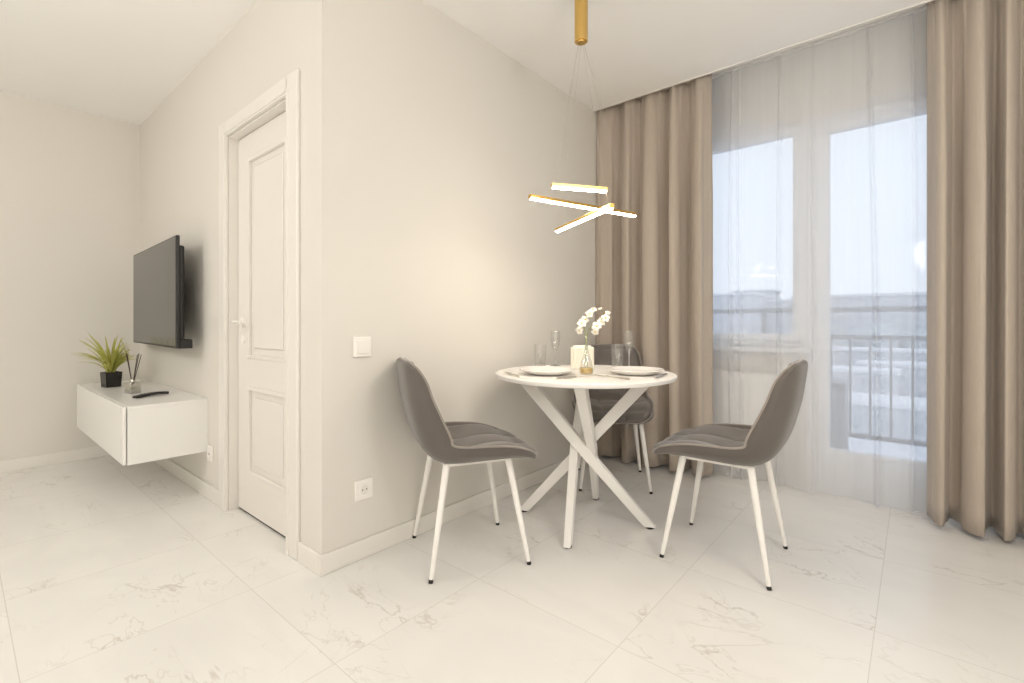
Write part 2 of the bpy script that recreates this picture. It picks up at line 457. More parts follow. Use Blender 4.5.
bd = bpy.data.objects.new('door_2', None); COL.objects.link(bd)
struct(bd, 'white glazed balcony door behind the sheer curtain', 'door')
bm = bmesh.new()
bm_box(bm, B0, B0 + .045, FY0, FY1, .02, BZ1, .006); bm_box(bm, B1 - .045, B1, FY0, FY1, .02, BZ1, .006)
bm_box(bm, B0 + .04, B1 - .04, FY0, FY1, BZ1 - .045, BZ1, .006); bm_box(bm, B0, B1, FY0 - .02, FY1, 0, .05, .006)
obj('frame', bm, M['pvc'], bd)
bm = bmesh.new()
sx0, sx1 = B0 + .04, B1 - .04
bm_box(bm, sx0, sx0 + .085, FY0 - .015, FY1 - .02, .05, BZ1 - .03, .006); bm_box(bm, sx1 - .085, sx1, FY0 - .015, FY1 - .02, .05, BZ1 - .03, .006)
bm_box(bm, sx0 + .08, sx1 - .08, FY0 - .015, FY1 - .02, BZ1 - .10, BZ1 - .03, .006)
bm_box(bm, sx0 + .08, sx1 - .08, FY0 - .015, FY1 - .02, .05, .24, .006)
lf = obj('leaf', bm, M['pvc'], bd)
box('pane', sx0 + .082, sx1 - .082, FY0 + .02, FY0 + .026, .235, BZ1 - .095, M['pane'], lf)
bm = bmesh.new(); bm_tube(bm, [(sx0 + .04, FY0 - .018, 1.12), (sx0 + .04, FY0 - .05, 1.12), (sx0 + .04, FY0 - .055, 1.0)], [.009, .009, .008], 10); obj('handle', bm, M['pvc'], lf, angle=40)

# radiator under the window
rad = thing('radiator', 'white panel radiator low under the window sill', 'radiator', (-1.02, GY - .046, 0))
bm = bmesh.new(); bm_box(bm, -.38, .38, -.026, .026, .11, .67, .012, 3)
for k in range(17):
    x = -.345 + k * .043
    bm_box(bm, x, x + .016, -.030, -.021, .145, .635, .004, 2)
obj('panel', bm, M['rad'], rad)
bm = bmesh.new(); bm_box(bm, -.375, .375, -.022, .022, .668, .676, .002)
obj('top_grille', bm, M['rad'], rad)
for s in (-.28, .28):
    box('bracket', s - .02, s + .02, .02, .0455, .2, .6, M['rad'], rad)
bm = bmesh.new(); bm_tube(bm, [(.34, 0, .115), (.34, 0, 0.0)], .010, 10); obj('pipe', bm, M['rad'], rad, angle=40)

# ------------------------------------------------------------------ curtains
def curtain_mesh(knots, yc, ztop, zbot, amp, thick, nz=26, per=26, lean=0., seed=1, flare=1.0, wob=.012, first_crown=False):
    rnd = random.Random(seed)
    nf = len(knots) - 1
    ph = [rnd.uniform(.55, 1.3) for _ in range(nf + 1)]
    sk = [rnd.uniform(.72, 1.4) for _ in range(nf + 1)]
    dr_ = [rnd.uniform(-1, 1) for _ in range(nf + 1)]
    P = []
    for iz in range(nz + 1):
        f = iz / nz                       # 0 top .. 1 bottom
        z = ztop + (zbot - ztop) * f
        row = []
        for k in range(nf):
            for q in range(per + (1 if k == nf - 1 else 0)):
                s = q / per
                a = ph[k] * (1 - s) + ph[k + 1] * s
                x0 = knots[k] + wob * dr_[k] * math.sin(2.2 * f + k) * (0 if k == 0 else 1)
                x1 = knots[k + 1] + wob * dr_[k + 1] * math.sin(2.2 * f + k + 1) * (0 if k == nf - 1 else 1)
                c = math.cos(2 * PI * s ** sk[k])          # +1 at the creases, -1 at the fold crown
                # rounded crowns, narrow creases, pinched pleats close to the tape
                sh = (c if c < 0 else c ** 2.4)
                if first_crown and k == 0:
                    c = math.cos(2 * PI * (.42 + .58 * s)); sh = c if c < 0 else c ** 2.4
                sd = min(s if not (first_crown and k == 0) else 1, 1 - s)
                sh += .45 * math.exp(-(sd / .05) ** 2) * min(1, .35 + f * 2)
                am = amp * a * (.55 + .45 * min(1, f * 3)) * (1 + (flare - 1) * f)
                x = x0 + (x1 - x0) * (s + .085 * math.sin(4 * PI * s) * min(1, .3 + f * 2))
                y = yc + am * sh
                pinch = max(0, 1 - f * 14)
                y += pinch * .012 * math.cos(6 * PI * s)
                y += .003 * math.sin(6 * s + 3 * k + 4 * f) * f
                row.append(Vector((x, y, z + (.006 * math.sin(5 * s + k * 2) if iz == nz else 0))))
        P.append(row)
    # thickness along local normal in xy
    Q = []
    for row in P:
        q = []
        for j, p in enumerate(row):
            a = row[max(0, j - 1)]; b = row[min(len(row) - 1, j + 1)]
            t = (b - a); t.z = 0; t.normalize()
            q.append(p + Vector((-t.y, t.x, 0)) * thick)
        Q.append(q)
    bm = bmesh.new(); bm_grid(bm, P, Q)
    return bm

ZT = H + .085
cl = thing('curtain', 'taupe floor length curtain in the corner behind the table', 'curtain', (0, 0, 0), group=None)
obj('drape', curtain_mesh([-1.788, -1.637, -1.48, -1.272, -1.139, -.985], 3.092, ZT, .022, .062, .003, seed=3, nz=30, first_crown=True), M['drape'], cl, smooth=True)
obj('heading_tape', curtain_mesh([-1.785, -1.70, -1.635, -1.56, -1.48, -1.38, -1.272, -1.2, -1.139, -1.06, -.99], 3.115, H + .0845, ZT - .05, .012, .004, nz=3, seed=5, per=10), M['drape'], cl, smooth=True)
cr = thing('curtain', 'taupe floor length curtain right of the balcony door', 'curtain', (0, 0, 0))
obj('drape', curtain_mesh([.045, .13, .285, .37, .50, .60, .70, .82], 3.098, ZT, .028, .062, .003, seed=11, nz=30), M['drape'], cr, smooth=True)
obj('heading_tape', curtain_mesh([.05, .09, .135, .2, .262, .30, .335, .4, .46, .52, .59, .7, .81], 3.115, H + .0845, ZT - .05, .012, .004, nz=3, seed=8, per=10), M['drape'], cr, smooth=True)

def sheer_mesh():
    # long soft waves with a few tight gathers where the voile doubles up
    gathers = [(-1.30, .05), (-1.17, .05), (-.885, .045), (-.845, .03), (-.63, .05), (-.44, .02), (-.175, .05), (-.02, .035), (.22, .05), (.5, .05)]
    xs, x = [], -1.45
    while x < .75:
        near = min(abs(x - g) for g, a in gathers)
        xs.append(x); x += .0025 if near < .03 else .012
    P = []; nz = 26; zt, zb = ZT, .012
    for iz in range(nz + 1):
        f = iz / nz; row = []
        for x in xs:
            y = 3.268 - .02 * f + .016 * (.5 + .5 * f) * math.sin(17 * x + .8 * f) + .008 * math.sin(43 * x + 1.3) * (.4 + .6 * f)
            dx = 0
            for k, (g, a) in enumerate(gathers):
                gg = g + .012 * math.sin(2.4 * f + k * 1.9)
                w = .010 * (.7 + .5 * f)
                e = math.exp(-((x - gg) / w) ** 2)
                y -= a * (.35 + .65 * f) * e
            row.append(Vector((x + .012 * math.sin(2.4 * f + x * 3), y, zt + (zb - zt) * f)))
        P.append(row)
    bm = bmesh.new(); bm_grid(bm, P)
    return bm
sh = obj('sheer_curtain', sheer_mesh(), M['sheer'], None, smooth=True)
tag(sh, 'white see-through voile curtain hanging across window and balcony door', 'sheer curtain')
rl = thing('curtain_rail', 'white double curtain track up in the ceiling niche', 'curtain rail', (0, 0, 0))
for y in (3.115, 3.268):
    box('track', WX + .01, RX - .01, y - .012, y + .012, H + .086, H + .0995, M['pvc'], rl, .002)

# ------------------------------------------------------------------ chairs
FEET, TOPS = .204, (.150, .130)
CH = [  # y, z, half width, edge raise, thickness
    (.264, .414, .095, .000, .011),
    (.261, .424, .145, .000, .015),
    (.244, .442, .184, .002, .023),
    (.200, .463, .212, .010, .034),
    (.110, .475, .234, .026, .043),
    (.010, .472, .242, .040, .042),
    (-.080, .466, .241, .050, .038),
    (-.145, .472, .236, .060, .036),
    (-.186, .502, .231, .072, .034),
    (-.212, .555, .228, .074, .033),
    (-.232, .620, .222, .066, .032),
    (-.250, .690, .214, .055, .031),
    (-.262, .757, .203, .045, .029),
    (-.272, .806, .186, .028, .026),
    (-.276, .828, .166, .014, .023),
    (-.279, .841, .128, .004, .018),
    (-.281, .845, .095, .000, .012)]
NS, NV = 61, 31
def chair_surface():
    S = spline(CH, NS)
    inner, outer, nor = [], [], []
    for i, s in enumerate(S):
        a, b = S[max(0, i - 1)], S[min(NS - 1, i + 1)]
        ty, tz = b[0] - a[0], b[1] - a[1]
        l = math.hypot(ty, tz); n = Vector((0, tz / l * 1., -ty / l))   # towards the sitter
        if n.z < 0 and i < 8: n = -n
        ri, ro = [], []
        for j in range(NV):
            v = -1 + 2 * j / (NV - 1)
            v = math.copysign(1 - (1 - abs(v)) ** 1.25, v)
            e = s[3] * abs(v) ** 3.2
            p = Vector((v * s[2], s[0], s[1])) + n * e
            ri.append(p)
            th = s[4] * (1 - .22 * abs(v) ** 6)
            q = Vector((v * (s[2] + .006), s[0], s[1])) + n * (s[3] * abs(v) ** 5.5 - th)
            ro.append(q)
        inner.append(ri); outer.append(ro); nor.append(n)
    return S, inner, outer, nor
def build_chair():
    c = thing('dining_chair', '', 'chair')
    S, I, O, NO = chair_surface()
    cut = 29                                    # seam between seat shell and backrest shell
    bm = bmesh.new(); bm_grid(bm, I[:cut + 1], O[:cut + 1]); obj('seat_shell', bm, M['velvet'], c, angle=60)
    bm = bmesh.new(); bm_grid(bm, I[cut:], O[cut:]); obj('backrest_shell', bm, M['velvet'], c, angle=60)
    def pad(i0, i1, rows, cols, name):
        P = []
        for i in range(i0, i1 + 1):
            f = (i - i0) / (i1 - i0); row = []
            for j in range(2 * NV - 1):
                v = (-1 + 2 * j / (2 * NV - 2)) * .93
                s = S[i]; e = s[3] * abs(v) ** 3.2
                edge = min(1, (1 - abs(v) / .93) / .10) * min(1, f / .06, (1 - f) / .06)
                edge = math.sqrt(max(0, edge))
                pv, pu = abs(math.sin(PI * cols * (v / .93 + 1) / 2)), abs(math.sin(PI * rows * f))
                h = -.004 + edge * (.006 + .018 * (pv * pu) ** .45)
                row.append(Vector((v * s[2], s[0], s[1])) + NO[i] * (e + h))
            P.append(row)
        bm = bmesh.new(); bm_grid(bm, P); obj(name, bm, M['velvet_pad'], c, smooth=True)
    pad(4, cut - 1, 3, 3, 'seat_cushion'); pad(cut + 1, NS - 4, 4, 3, 'backrest_cushion')
    bm = bmesh.new()
    rim = [I[i][0] for i in range(2, NS)] + [I[NS - 1][j] for j in range(1, NV - 1)] + [I[i][-1] for i in range(NS - 1, 1, -1)]
    rim += [I[2][j] for j in range(NV - 2, 0, -3)]
    bm_tube(bm, rim + [rim[0]], .0045, 6, cap=False); obj('piping', bm, M['velvet_pipe'], c, smooth=True)
    bm = bmesh.new()
    tx, ty = TOPS
    for y in (-ty, ty): bm_box(bm, -tx - .012, tx + .012, y - .013, y + .013, .424, .437, .003)
    for x in (-tx, tx): bm_box(bm, x - .013, x + .013, -ty, ty, .424, .437, .003)
    obj('leg_frame', bm, M['wmetal'], c)
    for sx in (-1, 1):
        for sy in (-1, 1):
            a = Vector((sx * tx, sy * ty, .434)); b = Vector((sx * FEET, sy * FEET, .0))
            d = (b - a); e = a + d * (1 - .012 / .434)
            bm = bmesh.new(); bm_tube(bm, [a, a + d * .5, e], [.0145, .0125, .0085], 14)
            lg = obj('leg', bm, M['wmetal'], c, angle=50)
            bm = bmesh.new(); bm_tube(bm, [a + d * (1 - .013 / .434), b], [.0090, .0092], 12)
            obj('foot_cap', bm, M['black'], lg, angle=50)
    return c
CHAIRS = [((-1.492, 1.462), (.490, .872), 'taupe velvet dining chair nearest the light switch, back to the door corner'),
          ((-.6285, 2.1655), (-.9985, -.050), 'taupe velvet dining chair on the window side, seen in profile'),
          ((-1.453, 2.684), (.557, -.830), 'taupe velvet dining chair behind the table, against the corner curtain')]
proto = None
for (xy, f, lab) in CHAIRS:
    o = build_chair() if proto is None else copy_tree(proto)
    proto = proto or o
    o.location = (*xy, 0); o.rotation_euler = (0, 0, math.atan2(f[1], f[0]) - PI / 2)
    o['label'] = lab; o['group'] = 'dining chairs around the round table'

# ------------------------------------------------------------------ round table
TC = Vector((-1.277, 2.066, 0)); TZ = .745
tb = thing('dining_table', 'round white dining table on four crossing legs', 'table', TC)
bm = bmesh.new()
bm_lathe(bm, [(0, TZ - .024), (.425, TZ - .024), (.441, TZ - .020), (.446, TZ - .012), (.446, TZ - .003), (.443, TZ), (.436, TZ + .0005), (.430, TZ - .001), (0, TZ - .001)], 96)
obj('tabletop', bm, M['wtop'], tb, angle=35)
feet = {'t1': (-1.577, 1.955), 't2': (-1.176, 1.769), 't3': (-1.374, 2.351), 't4': (-.981, 2.19)}
opp = {'t1': 't4', 't4': 't1', 't2': 't3', 't3': 't2'}
for k in ('t1', 't2', 't3', 't4'):
    a = Vector((*feet[k], 0)) - TC; q = Vector((*feet[opp[k]], 0)) - TC
    d2 = (q - a).normalized(); left = Vector((-d2.y, d2.x, 0))
    b = q + left * .055 - d2 * .01; b.z = TZ - .026
    a2 = a + left * .0; a2.z = .008
    ax = (b - a2).normalized()
    side = left - ax * left.dot(ax); side.normalize(); up = ax.cross(side)
    bm = bmesh.new()
    # rectangular tube with square cut ends on the floor and under the top
    def ring(p, zc, hs, hu):
        pts = []
        for q, u in ((-1, -1), (1, -1), (1, 1), (-1, 1)):
            v = p + side * (hs * q) + up * (hu * u)
            pts.append(v + ax * ((zc - v.z) / ax.z))
        return pts
    md = (a2 + b) / 2 + left * .016
    rs = [[bm.verts.new(p) for p in ring(*r)] for r in ((a2, .008, .0155, .021), (md, md.z, .0205, .026), (b, TZ - .026, .0255, .030))]
    for r0, r1 in zip(rs, rs[1:]):
        for i in range(4): bm.faces.new((r0[i], r0[(i + 1) % 4], r1[(i + 1) % 4], r1[i]))
    bm.faces.new(rs[0][::-1]); bm.faces.new(rs[2])
    bmesh.ops.bevel(bm, geom=[e for e in bm.edges if abs((e.verts[0].co - e.verts[1].co).normalized().dot(ax)) > .95], offset=.003, segments=2, affect='EDGES')
    lg = obj('leg', bm, M['wmetal'], tb)
    bm = bmesh.new(); bm_lathe(bm, [(0, 0), (.017, 0), (.018, .004), (.017, .0085), (0, .0085)], 16, a.x, a.y)
    obj('foot_pad', bm, M['black'], lg)
bm = bmesh.new(); bm_lathe(bm, [(0, TZ - .028), (.34, TZ - .028), (.34, TZ - .0238), (0, TZ - .0238)], 48); obj('under_ring', bm, M['wmetal'], tb, angle=40)

# ------------------------------------------------------------------ things on the table
TT = TZ + .0008
PLATE = [(0, .002), (.075, .002), (.08, 0), (.085, .002), (.105, .008), (.134, .0215), (.137, .0235), (.1355, .0255), (.105, .0145), (.085, .0085), (.03, .007), (0, .007)]
pl = None
for (x, y, lab) in ((-1.374, 1.885, 'white dinner plate on the table, left one of the two settings'), (-1.0455, 2.164, 'white dinner plate on the table, right one of the two settings')):
    bm = bmesh.new(); bm_lathe(bm, PLATE, 56)
    o = obj('dinner_plate', bm, M['china'], None, angle=50); o.location = (x, y, TT)
    tag(o, lab, 'plate', 'dinner plates on the round table')

def fork():
    bm = bmesh.new()
    bm_tube(bm, [(0, -.095, .003), (0, -.05, .004), (0, .0, .005), (0, .03, .005)], [.005, .0045, .0028, .004], 10)
    for k in range(4):
        x = -.009 + .006 * k
        bm_tube(bm, [(x * .5, .028, .005), (x, .045, .004), (x, .075, .005), (x, .095, .007)], [.0022, .0016, .0014, .0009], 6)
    bm_box(bm, -.0105, .0105, .034, .05, .0028, .0052, .001)
    return bm
def knife():
    bm = bmesh.new()
    bm_tube(bm, [(0, -.105, .005), (0, -.06, .005), (0, .0, .005)], [.0048, .005, .0042], 10)
    P = [(-.006, 0), (-.007, .06), (-.004, .095), (.002, .108), (.006, .1), (.0065, 0)]
    vs0 = [bm.verts.new((x, y, .0042)) for x, y in P]; vs1 = [bm.verts.new((x, y, .0056)) for x, y in P]
    bm.faces.new(vs0[::-1]); bm.faces.new(vs1)
    for i in range(len(P)): bm.faces.new((vs0[i], vs0[(i + 1) % 6], vs1[(i + 1) % 6], vs1[i]))
    return bm
for (x, y, rz, kind, lab) in ((-1.475, 1.735, 1.05, 'fork', 'steel fork near the table edge left of the left plate'),
                              (-1.175, 1.835, -.40, 'knife', 'steel knife lying right of the left plate'),
                              (-1.055, 1.945, 1.45, 'fork', 'steel fork in front of the right plate'),
                              (-.905, 2.145, .15, 'knife', 'steel knife at the right rim of the table beside the right plate')):
    o = obj(kind, fork() if kind == 'fork' else knife(), M['steel'], None, angle=50)
    o.location = (x, y, TT); o.rotation_euler = (0, 0, rz)
    tag(o, lab, kind, 'cutlery on the round table')

def tumbler(x, y, h, lab, tilt=0):
    g = thing('tumbler', lab, 'glass', (x, y, TT), group='tumblers on the round table')
    bm = bmesh.new(); bm_lathe(bm, [(.0275, .024), (.031, h), (.0318, h + .001), (.033, h), (.0295, 0.012), (.0285, .0)], 32); obj('bowl', bm, M['glass'], g, angle=50)
    bm = bmesh.new(); bm_lathe(bm, [(0, 0), (.0284, 0), (.0292, .012), (.0285, .024), (.024, .026), (0, .027)], 32); obj('base', bm, M['glasssolid'], g, angle=50)
tumbler(-1.5875, 2.112, .128, 'clear tumbler left of the left champagne flute')
tumbler(-1.207, 2.286, .134, 'clear tumbler between the bud vase and the right champagne flute')
def flute(x, y, h, lab):
    g = thing('champagne_flute', lab, 'glass', (x, y, TT), group='champagne flutes on the round table')
    bm = bmesh.new(); bm_lathe(bm, [(0, .094), (.012, .100), (.021, .118), (.0255, .150), (.0262, .185), (.0235, h), (.0243, h + .0008), (.0252, h), (.0275, .185), (.0267, .148), (.022, .114), (.013, .094), (.005, .088)], 28); obj('bowl', bm, M['glass'], g, angle=60)
    bm = bmesh.new(); bm_lathe(bm, [(.0, .1), (.008, .098), (.0055, .088), (.0036, .06), (.0034, .02), (.006, .006), (0, .005)], 16); obj('stem', bm, M['glasssolid'], g, smooth=True)
    bm = bmesh.new(); bm_lathe(bm, [(0, 0), (.031, 0), (.032, .0015), (.02, .0035), (.005, .007), (0, .007)], 32); obj('foot', bm, M['glasssolid'], g, angle=50)
flute(-1.595, 2.267, .205, 'tall clear champagne flute left of the white ribbed holder')
flute(-1.198, 2.405, .205, 'tall clear champagne flute right of the right tumbler')

hd = thing('napkin_holder', 'square ivory ribbed holder behind the bud vase', 'holder', (-1.379, 2.214, TT), math.radians(34))
bm = bmesh.new()
bm_box(bm, -.063, .063, -.022, .022, .0, .119, .006, 3)
for k in range(9):
    x = -.057 + k * .01425
    bm_tube(bm, [(x, -.0225, .006), (x, -.0225, .112)], .005, 8)
    bm_tube(bm, [(x, .0225, .006), (x, .0225, .112)], .005, 8)
obj('body', bm, M['ceramic'], hd, angle=40)
bm = bmesh.new(); bm_box(bm, -.048, .048, -.014, .014, .115, .128, .004, 2); obj('napkin_stack', bm, M['china'], hd)

vs = thing('bud_vase', 'clear conical bud vase with amber liquid at table centre', 'vase', (-1.228, 2.009, TT))
bm = bmesh.new(); bm_lathe(bm, [(0, 0), (.029, 0), (.0335, .006), (.033, .022), (.026, .06), (.015, .095), (.0085, .125), (.008, .165), (.0095, .185), (.0085, .185), (.007, .165), (.0075, .125), (.0135, .096), (.0245, .061), (.0315, .022), (.031, .008), (0, .004)], 36); obj('body', bm, M['glass'], vs, smooth=True)
bm = bmesh.new(); bm_lathe(bm, [(0, .0045), (.0295, .0048), (.0312, .009), (.0308, .022), (.0285, .032), (0, .032)], 32); obj('liquid', bm, M['amber'], vs, angle=50)

def blossom_bm(c, nrm, r, rnd):
    bm = bmesh.new()
    nrm = Vector(nrm).normalized(); u = nrm.orthogonal().normalized(); v = nrm.cross(u)
    off = rnd.uniform(0, 6)
    for k in range(5):
        a = off + k * 2 * PI / 5
        d = u * math.cos(a) + v * math.sin(a); s = nrm.cross(d)
        P = []
        for i in range(6):
            f = i / 5; wdt = r * .42 * math.sin(PI * min(1, .12 + f * .86)) ** .7
            row = []
            for j in range(5):
                g = -1 + j / 2
                row.append(Vector(c) + d * (r * (.08 + .95 * f)) + s * (wdt * g) + nrm * (r * (.28 * f - .42 * f * f + .10 * g * g)))
            P.append(row)
        bm_grid(bm, P, [[p - nrm * .0012 for p in row] for row in P])
    return bm
def sprig(name, lab, pts, blooms, seed):
    rnd = random.Random(seed)
    g = thing(name, lab, 'flower', (-1.228, 2.009, TT + .02), group='flower sprigs in the bud vase')
    P = [Vector(p) for p in spline(pts, 18)]
    bm = bmesh.new(); bm_tube(bm, P, [.0022] * 12 + [.0016] * 6, 7); 
    for (c, n, r) in blooms:
        c = Vector(c); near = min(P, key=lambda p: (p - c).length)
        bm_tube(bm, [near, (near + c) / 2 + Vector((0, 0, .004)), c], .001, 5)
    obj('stem', bm, M['stem'], g, smooth=True)
    for (c, n, r) in blooms:
        b = obj('blossom', blossom_bm(c, n, r, rnd), M['petal'], g, smooth=True)
        bm = bmesh.new(); bmesh.ops.create_icosphere(bm, subdivisions=2, radius=r * .17, matrix=Matrix.Translation(Vector(c) + Vector(n).normalized() * r * .1)); obj('stamen', bm, M['pollen'], b, smooth=True)
    return g
# screen right = (.763,.647,0); towards the camera = (.52,-.85,0)
def cam_off(r, up, f=0.): return (r * .763 + f * .52, r * .647 - f * .85, up)
CN = (.45, -.75, .3)
sprig('flower_sprig', 'white flower sprig leaning left above the bud vase',
      [cam_off(-.006, .0), cam_off(-.0035, .09), cam_off(-.004, .17), cam_off(-.012, .215), cam_off(-.002, .25), cam_off(.032, .300)],
      [(cam_off(-.034, .192, .01), (.1, -.8, -.3), .021), (cam_off(-.022, .228, .012), CN, .024), (cam_off(-.006, .246, .0), (.6, -.5, .5), .022), (cam_off(.016, .274, .008), (.7, -.6, .1), .021), (cam_off(.034, .294, .0), (.2, -.6, .7), .018)], 4)
sprig('flower_sprig', 'white flower sprig leaning right above the bud vase',
      [cam_off(.006, .0), cam_off(.003, .09), cam_off(.004, .17), cam_off(.022, .21), cam_off(.062, .235), cam_off(.106, .280)],
      [(cam_off(.043, .186, .01), (.3, -.7, -.4), .020), (cam_off(.050, .214, .012), CN, .025), (cam_off(.074, .236, .0), (.7, -.4, .3), .024), (cam_off(.094, .254, .01), CN, .022), (cam_off(.106, .280, .0), (.5, -.5, .7), .014), (cam_off(.068, .300, .0), (.1, -.5, .8), .010)], 9)

# ------------------------------------------------------------------ pendant lamp
pd = thing('pendant_lamp', 'gold pendant lamp with three crossing glowing bars above table', 'pendant lamp', (-1.18, 1.885, 0))
PO = Vector((-1.18, 1.885, 0))
bm = bmesh.new(); bm_lathe(bm, [(0, 2.293), (.020, 2.293), (.021, 2.298), (.0285, 2.298), (.0305, 2.300), (.0305, H - .001), (0, H - .001)], 40); obj('canopy', bm, M['gold'], pd, angle=40)
CF = math.sqrt(403 ** 2)
F2 = Vector((-.6473, .7622, 0)); R2 = Vector((.7622, .6473, 0)); FL = 474.6
def unp(u, v, t): return (F2 + R2 * ((u - 512) / FL)) * t + Vector((0, 0, 1 + (322 - v) / FL * t))
bars = [(unp(552, 187, 1.90), unp(606.5, 191.3, 1.95)), (unp(530, 198, 2.0), unp(635, 216, 2.34)), (unp(557, 231.5, 2.385), unp(612, 207.3, 1.85))]
bl = []
for a, b in bars:
    a, b = a - PO, b - PO
    d = (b - a).normalized(); s = d.cross(Vector((0, 0, 1))).normalized(); up = s.cross(d)
    m = Matrix(((s.x, d.x, up.x, (a.x + b.x) / 2), (s.y, d.y, up.y, (a.y + b.y) / 2), (s.z, d.z, up.z, (a.z + b.z) / 2), (0, 0, 0, 1)))
    ln = (b - a).length
    bm = bmesh.new()
    bm_box_m(bm,   .020, ln, .014, m @ Matrix.Translation((0, 0, .0085)), .0015)
    for e in (-1, 1): bm_box_m(bm, .020, .003, .0185, m @ Matrix.Translation((0, e * ln / 2, .0065)), .0005)
    br = obj('bar', bm, M['gold'], pd)
    bm = bmesh.new(); bm_box_m(bm, .018, ln - .004, .008, m @ Matrix.Translation((0, 0, -.0015)), .003); obj('light_strip', bm, M['led'], br)
    bl.append((a, b))
cb = Vector((0, 0, 2.295))
def lerp(a, b, f): return a + (b - a) * f
wires = [(cb + Vector((.012, 0, 0)), lerp(*bl[1], .955)), (cb + Vector((.008, .01, 0)), lerp(*bl[1], .90)), (cb + Vector((-.012, 0, 0)), lerp(*bl[0], .03)), (cb + Vector((-.01, -.008, 0)), lerp(*bl[0], .07)),
         (lerp(*bl[0], .99), lerp(*bl[2], .95)), (lerp(*bl[1], .28), lerp(*bl[2], .08)), (cb + Vector((-.006, .01, 0)), lerp(*bl[1], .28)), (cb + Vector((0, .012, 0)), lerp(*bl[0], .98))]
for a, b in wires:
    bm = bmesh.new(); bm_tube(bm, [a, b + Vector((0, 0, .012))], .00045, 6); obj('suspension_wire', bm, M['wire'], pd, smooth=True)

# ------------------------------------------------------------------ television, cabinet and things on it
tv = thing('television', 'flat black television mounted on the beige wall', 'television', (-3.725, .828, 1.168), math.radians(-2.2))
TVW, TVH = 1.20, .632
bm = bmesh.new(); bm_box(bm, -TVW / 2, TVW / 2, -.004, .014, -TVH / 2, TVH / 2, .004, 2); obj('bezel', bm, M['black'], tv)
box('screen', -TVW / 2 + .008, TVW / 2 - .008, -.0052, -.001, -TVH / 2 + .012, TVH / 2 - .008, M['screen'], tv)
bm = bmesh.new(); bm_box(bm, -TVW / 2 + .03, TVW / 2 - .03, .012, .045, -TVH / 2 + .02, TVH / 2 - .05, .012, 3); obj('back_housing', bm, M['black'], tv)
bm = bmesh.new(); bm_box(bm, TVW / 2 - .16, TVW / 2 - .01, .012, .078, -TVH / 2 - .002, -TVH / 2 + .05, .006, 2); obj('speaker_box', bm, M['black'], tv)
bm = bmesh.new(); bm_box(bm, -.2, .2, .048, .080, -.14, .14, .004); bm_box(bm, -.09, .09, .078, .112, -.09, .09, .003); obj('wall_bracket', bm, M['black'], tv)

CX0, CX1, CZ0, CZ1, CD = -4.48, -3.085, .262, .563, .385
cab = thing('wall_cabinet', 'white gloss wall-hung cabinet under the television', 'cabinet', (CX0, DY, 0))
cw = CX1 - CX0
bm = bmesh.new()
bm_box(bm, 0, .018, -CD + .02, -.0005, CZ0, CZ1 - .016); bm_box(bm, cw - .018, cw, -CD + .02, -.0005, CZ0, CZ1 - .016)
bm_box(bm, .018, cw - .018, -CD + .02, -.0005, CZ0, CZ0 + .018); bm_box(bm, .018, cw - .018, -.02, -.0005, CZ0 + .018, CZ1 - .016)
obj('body', bm, M['lacq'], cab)
bm = bmesh.new(); bm_box(bm, 0, cw, -CD + .019, -.0005, CZ1 - .0165, CZ1, .003, 2); obj('top_panel', bm, M['lacq'], cab)
bm = bmesh.new(); bm_box(bm, .001, cw - .001, -CD, -CD + .017, CZ0 + .002, CZ1, .006, 3); obj('door', bm, M['lacq'], cab)

CT = CZ1 + .0008
pp = thing('potted_plant', 'spiky yellow-green potted plant in a black square pot on cabinet', 'potted plant', (-4.13, .69, CT), .2)
bm = bmesh.new()
hw = .046
P0 = [(-.045, 0), (-hw, .1)]
def frustum(bm, h0, h1, z0, z1):
    a = [bm.verts.new((sx * h0, sy * h0, z0)) for sx, sy in ((-1, -1), (1, -1), (1, 1), (-1, 1))]
    b = [bm.verts.new((sx * h1, sy * h1, z1)) for sx, sy in ((-1, -1), (1, -1), (1, 1), (-1, 1))]
    for i in range(4): bm.faces.new((a[i], a[(i + 1) % 4], b[(i + 1) % 4], b[i]))
    return a, b
a, b = frustum(bm, .041, hw, 0, .1); bm.faces.new(a[::-1])
c_, d_ = frustum(bm, hw - .006, hw - .006, .1, .088)
for i in range(4): bm.faces.new((b[i], b[(i + 1) % 4], c_[(i + 1) % 4], c_[i]))
bm.faces.new(d_)
bmesh.ops.bevel(bm, geom=[e for e in bm.edges if abs(e.verts[0].co.z - e.verts[1].co.z) > .05], offset=.004, segments=2, affect='EDGES')
obj('pot', bm, M['blackgloss'], pp)
box('soil', -hw + .007, hw - .007, -hw + .007, hw - .007, .084, .090, M['soil'], pp)
rnd = random.Random(5); bm = bmesh.new()
